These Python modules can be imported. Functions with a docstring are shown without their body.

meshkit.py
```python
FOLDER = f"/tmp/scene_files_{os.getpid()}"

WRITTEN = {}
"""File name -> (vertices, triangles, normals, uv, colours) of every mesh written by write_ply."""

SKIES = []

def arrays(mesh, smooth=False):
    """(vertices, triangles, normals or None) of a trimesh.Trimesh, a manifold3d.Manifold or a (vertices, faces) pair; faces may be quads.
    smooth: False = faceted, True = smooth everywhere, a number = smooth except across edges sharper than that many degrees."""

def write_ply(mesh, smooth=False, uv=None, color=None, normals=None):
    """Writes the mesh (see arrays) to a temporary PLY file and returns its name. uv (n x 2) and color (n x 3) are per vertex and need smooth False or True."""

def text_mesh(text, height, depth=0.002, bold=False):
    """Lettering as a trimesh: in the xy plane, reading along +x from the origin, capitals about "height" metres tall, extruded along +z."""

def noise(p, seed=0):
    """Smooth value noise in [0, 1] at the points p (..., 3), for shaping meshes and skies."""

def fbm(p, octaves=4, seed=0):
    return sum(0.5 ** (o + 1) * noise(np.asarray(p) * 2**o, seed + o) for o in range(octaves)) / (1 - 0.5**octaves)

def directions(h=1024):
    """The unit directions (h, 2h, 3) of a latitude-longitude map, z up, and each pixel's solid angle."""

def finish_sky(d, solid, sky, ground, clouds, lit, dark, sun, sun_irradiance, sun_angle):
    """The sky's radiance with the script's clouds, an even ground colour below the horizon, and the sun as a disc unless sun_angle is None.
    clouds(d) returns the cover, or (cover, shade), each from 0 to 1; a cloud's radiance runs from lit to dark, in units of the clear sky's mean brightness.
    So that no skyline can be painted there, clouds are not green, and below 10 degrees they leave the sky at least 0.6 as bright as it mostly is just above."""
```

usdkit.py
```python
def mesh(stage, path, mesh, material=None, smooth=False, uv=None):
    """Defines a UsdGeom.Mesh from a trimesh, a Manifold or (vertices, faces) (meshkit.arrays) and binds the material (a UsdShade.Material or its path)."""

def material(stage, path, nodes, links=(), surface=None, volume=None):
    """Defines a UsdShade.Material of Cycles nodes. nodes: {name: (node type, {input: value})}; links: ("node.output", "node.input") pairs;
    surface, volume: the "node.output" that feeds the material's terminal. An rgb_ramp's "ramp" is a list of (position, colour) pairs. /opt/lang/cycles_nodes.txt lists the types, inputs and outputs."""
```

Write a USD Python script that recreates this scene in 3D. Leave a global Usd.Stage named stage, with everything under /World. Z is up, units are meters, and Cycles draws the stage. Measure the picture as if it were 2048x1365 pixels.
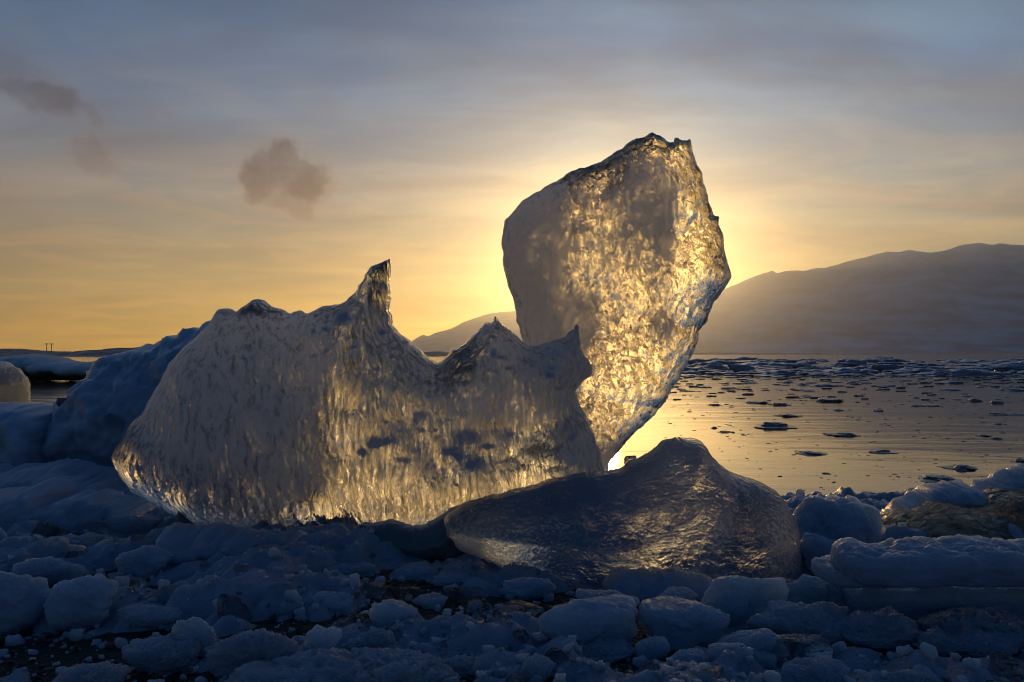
import math, random
import numpy as np, trimesh, usdkit, meshkit
import shapely
from shapely.geometry import Polygon
from scipy.spatial import Delaunay, cKDTree
from pxr import Usd, UsdGeom, UsdLux, UsdShade, Sdf, Gf, Vt

stage = Usd.Stage.CreateInMemory()
UsdGeom.SetStageUpAxis(stage, 'Z')
random.seed(7)
rng = np.random.default_rng(7)

# ---------------------------------------------------------------- camera, sky, sun
F, HZ, H = 1593.0, 708.0, 0.8          # 28 mm lens; F and the horizon row are in units of a 2048 wide picture
cam = UsdGeom.Camera.Define(stage, '/World/camera')
cam.CreateHorizontalApertureAttr(36.0)
cam.CreateFocalLengthAttr(36.0 * F / 2048)
cam.CreateVerticalApertureOffsetAttr((HZ - 682.5) / 2048 * 36)
cam.AddTranslateOp().Set((0, 0, H))
cam.AddRotateXOp().Set(90)
cam.CreateExposureAttr(-0.85)

SUN = np.array([(1222 - 1024) / F, 1, (HZ - 556) / F])
SUN /= np.linalg.norm(SUN)
EL, AZ = math.asin(SUN[2]), math.atan2(SUN[0], SUN[1])


def blob(i, px, py, rx, ry, tilt, top=1.0):
    """a small cumulus at a compass direction: centre, half sizes (radians) and tilt"""
    d = np.array([(px - 1024) / F, 1, (HZ - py) / F]); d /= np.linalg.norm(d)
    r = np.cross(d, [0, 0, 1.0]); r /= np.linalg.norm(r); u = np.cross(r, d)
    c, s = math.cos(tilt), math.sin(tilt)
    r, u = r * c + u * s, u * c - r * s
    n = {f'bc{i}': ('vector_math', dict(math_type='subtract', vector2=tuple(d))),
         f'bx{i}': ('vector_math', dict(math_type='dot_product', vector2=tuple(r / rx))),
         f'by{i}': ('vector_math', dict(math_type='dot_product', vector2=tuple(u / ry))),
         f'bxx{i}': ('math', dict(math_type='multiply')), f'byy{i}': ('math', dict(math_type='multiply')),
         f'bd{i}': ('math', dict(math_type='add')),
         f'bm{i}': ('map_range', dict(range_type='smoothstep', from_min=1.75, from_max=0.2, to_min=0.0, to_max=float(top), clamp=True))}
    l = [('warped.vector', f'bc{i}.vector1'), (f'bc{i}.vector', f'bx{i}.vector1'), (f'bc{i}.vector', f'by{i}.vector1'),
         (f'bx{i}.value', f'bxx{i}.value1'), (f'bx{i}.value', f'bxx{i}.value2'), (f'by{i}.value', f'byy{i}.value1'), (f'by{i}.value', f'byy{i}.value2'),
         (f'bxx{i}.value', f'bd{i}.value1'), (f'byy{i}.value', f'bd{i}.value2'), (f'bd{i}.value', f'bm{i}.value')]
    return n, l


def glow(i, k, colour):
    """light of the thin high cloud: falls off with the angle from the sun"""
    n = {f'gk{i}': ('math', dict(math_type='multiply', value2=float(k))), f'ge{i}': ('math', dict(math_type='exponent')),
         f'gc{i}': ('vector_math', dict(math_type='scale', vector1=tuple(colour)))}
    l = [('cosm.value', f'gk{i}.value1'), (f'gk{i}.value', f'ge{i}.value1'), (f'ge{i}.value', f'gc{i}.scale')]
    return n, l


dome = UsdLux.DomeLight.Define(stage, '/World/sky')
nodes = {
    'sky': ('sky_texture', dict(sky_type='single_scattering', sun_disc=False, sun_elevation=EL, sun_rotation=AZ, air_density=1.35, aerosol_density=0.5, ozone_density=5.5)),
    'geo': ('geometry', {}),
    'dir': ('vector_math', dict(math_type='scale', scale=-1.0)),
    'xyz': ('separate_xyz', {}),
    # clouds lie in a layer: direction / (height + a bit)
    'zz': ('math', dict(math_type='maximum', value2=0.0)),
    'zb': ('math', dict(math_type='add', value2=0.10)),
    'plane': ('vector_math', dict(math_type='divide')),
    'zv': ('combine_xyz', dict(z=1.0)),
    'map1': ('mapping', dict(scale=(0.55, 0.95, 0.0), rotation=(0, 0, 0.55))),
    'n1': ('noise_texture', dict(scale=1.1, detail=7.0, roughness=0.55, distortion=0.5)),
    'veil': ('map_range', dict(range_type='smoothstep', from_min=0.30, from_max=0.70, to_min=0.30, to_max=1.35, clamp=True)),
    'dots': ('vector_math', dict(math_type='dot_product', vector2=tuple(SUN))),
    'cosm': ('math', dict(math_type='subtract', value2=1.0)),
    'gsum': ('vector_math', dict(math_type='add')), 'gsum2': ('vector_math', dict(math_type='add')), 'gsum3': ('vector_math', dict(math_type='add')), 'gsum4': ('vector_math', dict(math_type='add')),
    'low': ('map_range', dict(range_type='smoothstep', from_min=0.02, from_max=0.36, to_min=0.0, to_max=1.0, clamp=True)),
    'tint': ('mix_color', dict(a=(1.42, 0.88, 0.12), b=(0.50, 0.84, 1.12))),
    'gl': ('vector_math', dict(math_type='multiply')), 'gl2': ('vector_math', dict(math_type='scale')),
    'sum': ('vector_math', dict(math_type='add')),
    'hbk': ('math', dict(math_type='multiply', value2=-9.0)), 'hbe': ('math', dict(math_type='exponent')),
    'hck': ('math', dict(math_type='multiply', value2=1.5)), 'hce': ('math', dict(math_type='exponent')), 'hm': ('math', dict(math_type='multiply')),
    'hv': ('vector_math', dict(math_type='scale', vector1=(3.0, 1.30, 0.12))), 'sum2': ('vector_math', dict(math_type='add')),
    'skys': ('vector_math', dict(math_type='scale', scale=0.1)),
    # small clouds
    'n2': ('noise_texture', dict(scale=18.0, detail=7.0, roughness=0.6)),
    'n2c': ('vector_math', dict(math_type='subtract', vector2=(0.5, 0.5, 0.5))),
    'n2s': ('vector_math', dict(math_type='scale', scale=0.075)),
    'warped': ('vector_math', dict(math_type='add')),
    'c1': ('map_range', dict(range_type='smoothstep', from_min=0.34, from_max=0.60, to_min=0.65, to_max=1.0, clamp=True)),
    'n3': ('noise_texture', dict(scale=26.0, detail=6.0, roughness=0.6)),
    'shade': ('vector_math', dict(math_type='multiply')), 'shc': ('mix_color', dict(a=(1.16, 0.96, 0.82), b=(0.50, 0.39, 0.33))), 'shm': ('map_range', dict(range_type='smoothstep', from_min=0.25, from_max=0.95, clamp=True)),
    'map2': ('mapping', dict(scale=(0.55, 0.9, 0.0), rotation=(0, 0, -0.75), location=(3.1, 1.7, 0.0))),
    'n4': ('noise_texture', dict(scale=2.6, detail=8.0, roughness=0.58, distortion=0.8)),
    'wr': ('map_range', dict(range_type='smoothstep', from_min=0.38, from_max=0.66, clamp=True)),
    'wc': ('mix_color', dict(a=(0.84, 0.98, 1.05), b=(1.13, 1.14, 1.06))), 'wm': ('vector_math', dict(math_type='multiply')),
    'out': ('mix_color', {}),
    'bg': ('background_shader', dict(strength=1.0)),
}
links = [('geo.incoming', 'dir.vector1'), ('dir.vector', 'xyz.vector'), ('xyz.z', 'zz.value1'), ('zz.value', 'zb.value1'),
         ('zb.value', 'zv.x'), ('zb.value', 'zv.y'), ('dir.vector', 'plane.vector1'), ('zv.vector', 'plane.vector2'), ('plane.vector', 'map1.vector'),
         ('map1.vector', 'n1.vector'), ('n1.fac', 'veil.value'), ('dir.vector', 'dots.vector1'), ('dots.value', 'cosm.value1'),
         ('xyz.z', 'low.value'), ('low.result', 'tint.fac'),
         ('sky.color', 'skys.vector1'), ('dir.vector', 'n2.vector'), ('n2.color', 'n2c.vector1'), ('n2c.vector', 'n2s.vector1'), ('dir.vector', 'warped.vector1'), ('n2s.vector', 'warped.vector2')]
GL = [(1.8, (0.098, 0.158, 0.245)), (7.0, (0.25, 0.26, 0.23)), (22.0, (1.35, 0.80, 0.06)), (200.0, (2.4, 1.5, 0.08)), (1300.0, (6.0, 4.0, 0.7))]
for i, (k, c) in enumerate(GL):
    a, b = glow(i, k, c); nodes.update(a); links += b
links += [('gc0.vector', 'gsum.vector1'), ('gc1.vector', 'gsum.vector2'), ('gsum.vector', 'gsum2.vector1'), ('gc2.vector', 'gsum2.vector2'),
          ('gsum2.vector', 'gsum3.vector1'), ('gc3.vector', 'gsum3.vector2'), ('gsum3.vector', 'gsum4.vector1'), ('gc4.vector', 'gsum4.vector2'), ('gsum4.vector', 'gl.vector1'), ('tint.result', 'gl.vector2'), ('gl.vector', 'gl2.vector1'), ('veil.result', 'gl2.scale'),
          ('skys.vector', 'sum2.vector1'), ('hv.vector', 'sum2.vector2'), ('sum2.vector', 'sum.vector1'), ('gl2.vector', 'sum.vector2'),
          ('zz.value', 'hbk.value1'), ('hbk.value', 'hbe.value1'), ('cosm.value', 'hck.value1'), ('hck.value', 'hce.value1'), ('hbe.value', 'hm.value1'), ('hce.value', 'hm.value2'), ('hm.value', 'hv.scale')]
BL = [(552, 328, .036, .030, 0.0, 1.0), (592, 352, .042, .030, 0.1, 1.0), (528, 362, .026, .024, 0.0, .9), (645, 368, .030, .016, .2, .6), (575, 400, .030, .020, -.4, .7), (40, 150, .034, .026, -0.4, .6), (90, 192, .042, .022, -0.5, .8), (185, 242, .034, .010, -0.6, .6), (196, 326, .024, .022, -0.4, .6), (640, 212, .026, .018, 0.1, .4), (300, 215, .020, .010, -.2, .4)]
acc = None
for i, b in enumerate(BL):
    n, l = blob(i, *b); nodes.update(n); links += l
    if acc is None:
        acc = f'bm{i}.result'
    else:
        nodes[f'mx{i}'] = ('math', dict(math_type='maximum')); links += [(acc, f'mx{i}.value1'), (f'bm{i}.result', f'mx{i}.value2')]; acc = f'mx{i}.value'
nodes['glow_low'] = ('math', dict(math_type='multiply'))
links = [x for x in links if x[1] != 'gc2.scale'] + [('ge2.value', 'glow_low.value1'), ('hbe.value', 'glow_low.value2'), ('glow_low.value', 'gc2.scale')]
nodes['cf'] = ('math', dict(math_type='multiply'))
links += [('dir.vector', 'n3.vector'), ('n3.fac', 'c1.value'), (acc, 'cf.value1'), ('c1.result', 'cf.value2'), ('cf.value', 'out.fac'), ('plane.vector', 'map2.vector'), ('map2.vector', 'n4.vector'), ('n4.fac', 'wr.value'), ('wr.result', 'wc.fac'), ('sum.vector', 'wm.vector1'), ('wc.result', 'wm.vector2'),
          ('wm.vector', 'out.a'), ('sum.vector', 'shade.vector1'), (acc, 'shm.value'), ('shm.result', 'shc.fac'), ('shc.result', 'shade.vector2'), ('shade.vector', 'out.b'), ('out.result', 'bg.color')]
UsdShade.MaterialBindingAPI.Apply(dome.GetPrim()).Bind(usdkit.material(stage, '/World/Looks/sky', nodes, links, surface='bg.background'))

sun = UsdLux.DistantLight.Define(stage, '/World/sun')
sun.CreateIntensityAttr(0.5)
sun.CreateAngleAttr(0.5)
sun.CreateNormalizeAttr(True)
sun.CreateColorAttr((1.0, 0.58, 0.20))
sun.AddTransformOp().Set(Gf.Matrix4d().SetRotate(Gf.Rotation(Gf.Vec3d(0, 0, 1), Gf.Vec3d(*map(float, SUN)))))

# ---------------------------------------------------------------- helpers
USED = {}


def path(name, parent='/World'):
    k = f'{parent}/{name}'
    n = USED[k] = USED.get(k, 0) + 1
    return k if n == 1 else f'{k}_{n - 1:03d}'


def tag(prim, label=None, cat=None, group=None, kind=None):
    prim = prim.GetPrim() if hasattr(prim, 'GetPrim') else prim
    for k, v in (('label', label), ('category', cat), ('group', group), ('kind', kind)):
        if v:
            prim.SetCustomDataByKey(k, v)
    return prim


def put(name, mesh, mat, parent='/World', smooth=True, prim_float=None, **t):
    m = usdkit.mesh(stage, path(name, parent), mesh, mat, smooth=smooth)
    for k, v in (prim_float or {}).items():
        UsdGeom.PrimvarsAPI(m).CreatePrimvar(k, Sdf.ValueTypeNames.FloatArray, 'vertex').Set(Vt.FloatArray.FromNumpy(np.asarray(v, np.float32)))
    tag(m, **t)
    return m


def thing(name, **t):
    x = UsdGeom.Xform.Define(stage, path(name))
    tag(x, **t)
    return x


def P(px, py, Y):
    return np.array([(px - 1024) / F * Y, Y, H + (HZ - py) / F * Y])


def fbm(p, s, o=4, seed=0):
    return meshkit.fbm(np.asarray(p) * s, o, seed) - 0.5


def M(name, nodes, links=(), **k):
    return usdkit.material(stage, '/World/Looks/' + name, nodes, links, **k)


# ---------------------------------------------------------------- materials
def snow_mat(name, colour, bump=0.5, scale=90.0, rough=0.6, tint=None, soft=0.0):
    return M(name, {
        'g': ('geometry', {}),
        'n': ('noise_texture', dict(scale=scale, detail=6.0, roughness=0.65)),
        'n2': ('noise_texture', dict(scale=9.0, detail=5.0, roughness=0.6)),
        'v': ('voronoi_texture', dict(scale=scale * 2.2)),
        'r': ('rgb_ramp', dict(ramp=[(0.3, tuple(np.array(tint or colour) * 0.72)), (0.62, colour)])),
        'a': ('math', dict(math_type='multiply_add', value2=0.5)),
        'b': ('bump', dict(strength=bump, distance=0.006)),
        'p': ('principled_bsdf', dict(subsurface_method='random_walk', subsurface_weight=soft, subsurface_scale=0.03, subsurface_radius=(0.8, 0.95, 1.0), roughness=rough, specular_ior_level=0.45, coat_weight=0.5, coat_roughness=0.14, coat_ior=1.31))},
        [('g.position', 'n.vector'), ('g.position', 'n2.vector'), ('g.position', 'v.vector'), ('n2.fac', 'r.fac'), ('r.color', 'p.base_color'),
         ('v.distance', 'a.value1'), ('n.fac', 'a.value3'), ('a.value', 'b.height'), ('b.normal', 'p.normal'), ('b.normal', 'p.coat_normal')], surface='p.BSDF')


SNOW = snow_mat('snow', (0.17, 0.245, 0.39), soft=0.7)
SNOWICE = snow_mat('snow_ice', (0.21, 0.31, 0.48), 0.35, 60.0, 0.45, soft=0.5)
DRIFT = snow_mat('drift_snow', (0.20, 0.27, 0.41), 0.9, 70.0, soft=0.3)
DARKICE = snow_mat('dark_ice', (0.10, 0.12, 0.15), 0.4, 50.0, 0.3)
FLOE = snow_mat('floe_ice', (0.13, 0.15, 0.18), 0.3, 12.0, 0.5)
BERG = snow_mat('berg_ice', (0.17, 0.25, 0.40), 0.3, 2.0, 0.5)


def ice_mat(name, scallop=22.0, stretch=(1, 1, 1), depth=0.02, fine=0.25, cloudy_mix=0.78, rough=0.03, tint=(0.93, 0.96, 0.98), sss=0.16, vw=1.0, milk=(0.42, 0.49, 0.58), cstretch=(1, 1, 1), satin=0.3, nd=1.5):
    """clear glacier ice with cloudy (bubbly) zones; the primvar cloud says where"""
    return M(name, {
        'g': ('geometry', {}),
        'm': ('mapping', dict(scale=stretch)),
        'v': ('voronoi_texture', dict(scale=scallop, feature='smooth_f1', smoothness=0.35)),
        'nw': ('noise_texture', dict(scale=9.0, detail=2.0)),
        'nws': ('vector_math', dict(math_type='scale', scale=0.05)),
        'vw': ('vector_math', dict(math_type='add')),
        'n': ('noise_texture', dict(scale=scallop * 2.2, detail=nd, roughness=0.5)),
        's': ('math', dict(math_type='multiply_add', value2=fine)), 'vs': ('math', dict(math_type='multiply', value2=vw)),
        'b': ('bump', dict(strength=1.0, distance=depth)),
        'bs': ('bump', dict(strength=satin, distance=depth * 0.5)),
        'gl': ('glass_bsdf', dict(color=tint, roughness=rough, IOR=1.31)),
        'gr': ('glass_bsdf', dict(color=(0.80, 0.84, 0.88), roughness=0.42, IOR=1.31)),
        'dt': ('subsurface_scattering', dict(method='random_walk', color=milk, scale=sss, radius=(1.0, 0.95, 0.9), subsurface_ior=1.31, subsurface_roughness=0.6)),
        'cl': ('mix_closure', dict(fac=cloudy_mix)), 'mc': ('mapping', dict(scale=cstretch)),
        'at': ('attribute', dict(attribute='cloud')),
        'nc': ('noise_texture', dict(scale=scallop * 1.1, detail=8.0, roughness=0.72)),
        'ca': ('math', dict(math_type='multiply_add', value2=1.5, value3=-0.75)),
        'cs': ('math', dict(math_type='add')),
        'cr': ('map_range', dict(range_type='smoothstep', from_min=0.30, from_max=0.82, to_min=0.0, to_max=0.93, clamp=True)),
        'fa': ('attribute', dict(attribute='frost')), 'fd': ('principled_bsdf', dict(base_color=(0.34, 0.42, 0.56), roughness=0.6)), 'fs': ('math', dict(math_type='multiply_add', value2=0.9, value3=-0.45)), 'fm': ('math', dict(math_type='add')),
        'fr': ('map_range', dict(range_type='smoothstep', from_min=0.16, from_max=0.75, to_max=0.9, clamp=True)), 'of': ('mix_closure', {}),
        'o': ('mix_closure', {})},
        [('g.position', 'nw.vector'), ('nw.color', 'nws.vector1'), ('g.position', 'vw.vector1'), ('nws.vector', 'vw.vector2'), ('vw.vector', 'm.vector'),
         ('m.vector', 'v.vector'), ('m.vector', 'n.vector'), ('n.fac', 's.value1'), ('v.distance', 'vs.value1'), ('vs.value', 's.value3'), ('s.value', 'b.height'), ('s.value', 'bs.height'),
         ('b.normal', 'gl.normal'), ('bs.normal', 'gr.normal'), ('bs.normal', 'dt.normal'),
         ('dt.BSSRDF', 'cl.closure2'), ('gr.BSDF', 'cl.closure1'),
         ('vw.vector', 'mc.vector'), ('mc.vector', 'nc.vector'), ('nc.fac', 'ca.value1'), ('ca.value', 'cs.value1'), ('at.fac', 'cs.value2'), ('cs.value', 'cr.value'), ('cr.result', 'o.fac'),
         ('gl.BSDF', 'o.closure1'), ('cl.closure', 'o.closure2'),
         ('nc.fac', 'fs.value1'), ('fs.value', 'fm.value1'), ('fa.fac', 'fm.value2'), ('fm.value', 'fr.value'), ('fr.result', 'of.fac'), ('o.closure', 'of.closure1'), ('fd.BSDF', 'of.closure2')], surface='of.closure')


ICE_TALL = ice_mat('clear_ice', 19.0, (1, 1, 0.8), 0.016, 0.5, tint=(0.82, 0.79, 0.74), milk=(0.54, 0.54, 0.54), cloudy_mix=0.92, cstretch=(1.6, 1.6, 0.6))
ICE_MAIN = ice_mat('fluted_ice', 36.0, (1, 1, 0.30), 0.010, 0.5, cloudy_mix=0.9, cstretch=(1.2, 1.2, 0.22), tint=(0.86, 0.86, 0.86))
ICE_LUMP = ice_mat('grainy_ice', 34.0, (1, 1, 1.3), 0.0075, 0.8, vw=0.5, milk=(0.66, 0.61, 0.54), sss=0.13, satin=0.25, cstretch=(2.0, 2.0, 2.6), nd=3.0)

WATER = M('water', {
    'g': ('geometry', {}), 'm': ('mapping', dict(scale=(0.55, 1.6, 1.0))),
    'n': ('noise_texture', dict(scale=1.4, detail=5.0, roughness=0.55)),
    'n2': ('noise_texture', dict(scale=0.22, detail=3.0, roughness=0.5)),
    'a': ('math', dict(math_type='multiply_add', value2=0.35)),
    'b': ('bump', dict(strength=0.38, distance=0.05)),
    'p': ('principled_bsdf', dict(base_color=(0.012, 0.018, 0.022), roughness=0.09, ior=1.33, specular_ior_level=0.5))},
    [('g.position', 'm.vector'), ('m.vector', 'n.vector'), ('m.vector', 'n2.vector'), ('n.fac', 'a.value1'), ('n2.fac', 'a.value3'), ('a.value', 'b.height'), ('b.normal', 'p.normal')], surface='p.BSDF')
SHINGLE = M('shingle', {
    'g': ('geometry', {}), 'n': ('noise_texture', dict(scale=60.0, detail=6.0, roughness=0.7)), 'v': ('voronoi_texture', dict(scale=45.0)),
    'r': ('rgb_ramp', dict(ramp=[(0.3, (0.006, 0.006, 0.006)), (0.7, (0.020, 0.019, 0.020))])),
    'b': ('bump', dict(strength=0.8, distance=0.012)),
    'p': ('principled_bsdf', dict(roughness=0.65, specular_ior_level=0.35))},
    [('g.position', 'n.vector'), ('g.position', 'v.vector'), ('n.fac', 'r.fac'), ('r.color', 'p.base_color'), ('v.distance', 'b.height'), ('b.normal', 'p.normal')], surface='p.BSDF')
STONE = M('black_stone', {
    'o': ('object_info', {}), 'n': ('noise_texture', dict(scale=40.0, detail=4.0)), 'g': ('geometry', {}),
    'r': ('rgb_ramp', dict(ramp=[(0.3, (0.012, 0.011, 0.011)), (0.7, (0.045, 0.040, 0.038))])),
    'p': ('principled_bsdf', dict(roughness=0.5))}, [('g.position', 'n.vector'), ('n.fac', 'r.fac'), ('r.color', 'p.base_color')], surface='p.BSDF')
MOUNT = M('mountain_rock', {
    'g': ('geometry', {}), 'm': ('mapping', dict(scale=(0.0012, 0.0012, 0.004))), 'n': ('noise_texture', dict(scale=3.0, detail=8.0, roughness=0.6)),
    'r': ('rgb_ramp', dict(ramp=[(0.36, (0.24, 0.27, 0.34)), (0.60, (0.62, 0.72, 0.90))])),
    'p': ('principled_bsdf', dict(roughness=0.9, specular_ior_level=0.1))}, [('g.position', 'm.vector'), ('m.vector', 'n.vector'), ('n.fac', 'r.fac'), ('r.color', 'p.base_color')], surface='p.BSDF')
LAND = M('snowy_land', {
    'g': ('geometry', {}), 'm': ('mapping', dict(scale=(0.05, 0.05, 0.6))), 'n': ('noise_texture', dict(scale=4.0, detail=7.0, roughness=0.65)),
    'r': ('rgb_ramp', dict(ramp=[(0.40, (0.035, 0.032, 0.032)), (0.58, (0.30, 0.34, 0.40))])),
    'p': ('principled_bsdf', dict(roughness=0.8))}, [('g.position', 'm.vector'), ('m.vector', 'n.vector'), ('n.fac', 'r.fac'), ('r.color', 'p.base_color')], surface='p.BSDF')
STEEL = M('pylon_timber', {'p': ('principled_bsdf', dict(base_color=(0.05, 0.045, 0.04), roughness=0.7))}, surface='p.BSDF')

# ---------------------------------------------------------------- terrain, water, mountains, haze
WZ = -0.18


def grid(xs, ys, zf):
    X, Y = np.meshgrid(xs, ys)
    v = np.stack([X.ravel(), Y.ravel(), zf(X.ravel(), Y.ravel())], 1)
    i = np.arange(len(ys) - 1)[:, None] * len(xs) + np.arange(len(xs) - 1)[None]
    i = i.ravel()
    return trimesh.Trimesh(v, np.vstack([np.stack([i, i + 1, i + len(xs) + 1], 1), np.stack([i, i + len(xs) + 1, i + len(xs)], 1)]), process=False)


def shore(x, y):
    """ground height: a flat beach that dips under the water"""
    edge = 4.9 + 0.9 * np.clip(-x - 0.4, 0, 3) + 0.25 * np.sin(x * 1.7)
    t = np.clip((y - edge) / 1.6, -1.5, 6)
    return 0.02 * np.sin(x * 2.1 + y) * np.clip(1 - t, 0, 1) - 0.13 * (np.tanh(t * 1.4) + 1) - 0.25 * np.clip(t - 0.6, 0, None) + 0.02 * fbm(np.stack([x, y, 0 * x], 1), 3, 3, 5)


xs = np.concatenate([np.linspace(-60, -5, 30), np.linspace(-4.9, 4.9, 170), np.linspace(5, 60, 30)])
ys = np.concatenate([np.linspace(-30, 0, 16), np.linspace(0.2, 7, 150), np.linspace(7.3, 14, 20)])
put('shore', grid(xs, ys, shore), SHINGLE, kind='structure', label='dark shingle shore under the ice and snow')

wx = np.concatenate([-np.geomspace(20, 10500, 24)[::-1], np.linspace(-18, 18, 25), np.geomspace(20, 10500, 24)])
wy = np.concatenate([np.linspace(-40, 30, 30), np.geomspace(34, 8800, 40)])
put('lagoon_water', grid(wx, wy, lambda x, y: 0 * x + WZ), WATER, kind='structure', label='calm lagoon water reflecting the golden sky')


def ridge_sheet(pts, Yr, depth_front, depth_back, seed, rough, nx=260, ny=70):
    pts = np.array(pts, float)
    X = (pts[:, 0] - 1024) / F * Yr
    Z = H + (HZ - pts[:, 1]) / F * Yr
    xs = np.linspace(X.min(), X.max(), nx)
    ts = np.linspace(-1, 1, ny)

    def zf(x, y):
        t = (y - Yr)
        crest = np.interp(x, X, Z)
        s = np.where(t < 0, 1 + t / depth_front, 1 - t / depth_back)
        s = np.clip(s, 0, 1)
        shape = s ** 1.25
        p = np.stack([x / Yr, y / Yr, 0 * x], 1)
        n = fbm(p, 9, 6, seed) * 2
        gully = np.abs(fbm(p * [1.0, 0.35, 1], 30, 4, seed + 3)) * 2
        return WZ - 3 + (crest + 3) * shape * (1 + rough * (n * (1 - shape * 0.75) - gully * 0.5 * (1 - shape) ** 0.3 * (shape < 0.995)))
    ysn = np.where(ts < 0, Yr + ts * depth_front, Yr + ts * depth_back)
    return grid(xs, ysn, zf)


R1 = [(1000, 690), (1060, 640), (1120, 615), (1200, 604), (1290, 600), (1370, 592), (1400, 584), (1460, 567), (1500, 556), (1537, 546), (1542, 542), (1550, 546), (1600, 544), (1660, 539), (1700, 527), (1740, 516), (1775, 510), (1800, 506), (1815, 504), (1850, 508), (1880, 503), (1910, 494), (1935, 487), (1950, 486), (1980, 491), (2000, 489), (2048, 491), (2150, 492), (2300, 490), (2500, 500), (2800, 560), (3100, 640), (3300, 700)]
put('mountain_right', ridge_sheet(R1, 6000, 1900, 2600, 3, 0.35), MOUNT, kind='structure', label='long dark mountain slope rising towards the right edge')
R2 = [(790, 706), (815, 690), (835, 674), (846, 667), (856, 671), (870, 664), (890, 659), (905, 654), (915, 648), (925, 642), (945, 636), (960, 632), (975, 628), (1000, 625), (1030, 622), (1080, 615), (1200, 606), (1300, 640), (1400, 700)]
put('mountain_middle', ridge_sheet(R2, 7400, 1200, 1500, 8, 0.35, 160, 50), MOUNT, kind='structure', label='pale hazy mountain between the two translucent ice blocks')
R3 = [(-1500, 690), (-800, 695), (-400, 690), (-100, 694), (0, 697), (35, 697), (70, 701), (110, 701), (150, 702), (190, 699), (215, 697), (240, 693), (270, 694), (295, 690), (310, 692), (325, 690), (345, 692), (420, 694), (520, 698), (640, 697), (760, 702), (850, 703), (880, 701), (900, 704), (960, 705), (1040, 705), (1100, 708)]
put('snowy_shore_hills', ridge_sheet(R3, 320, 120, 200, 12, 0.5, 420, 60), LAND, kind='structure', label='low snow-streaked land along the left horizon')
R4 = [(1330, 708), (1360, 706), (1450, 705), (1560, 706), (1700, 706), (1850, 705), (1950, 703), (2048, 704), (2200, 700), (2600, 700), (3200, 702)]
put('far_shore', ridge_sheet(R4, 900, 420, 300, 15, 0.6, 240, 40), LAND, kind='structure', label='flat snowy far shore below the right mountain')

HAZE = M('haze', {'v': ('principled_volume', dict(color=(0.80, 0.87, 1.0), density=1.3e-4, anisotropy=0.85))}, volume='v.volume')
hz = trimesh.creation.box([22000, 9500, 880]); hz.apply_translation([0, 4600, 440 - 7.0])
put('haze', hz, HAZE, smooth=False, kind='stuff', label='thin sunlit haze over the lagoon and mountains')

# ---------------------------------------------------------------- ice builders
def worley(p, scale, seed, k=2):
    """distance to the nearest (and second nearest) of scattered cell centres, in cell sizes"""
    r = np.random.default_rng(seed)
    q = p * scale
    lo, hi = q.min(0) - 1, q.max(0) + 1
    n = int(np.prod(hi - lo) * 1.0) + 4
    c = r.uniform(lo, hi, (n, q.shape[1]))
    return cKDTree(c).query(q, k)[0].T


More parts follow.
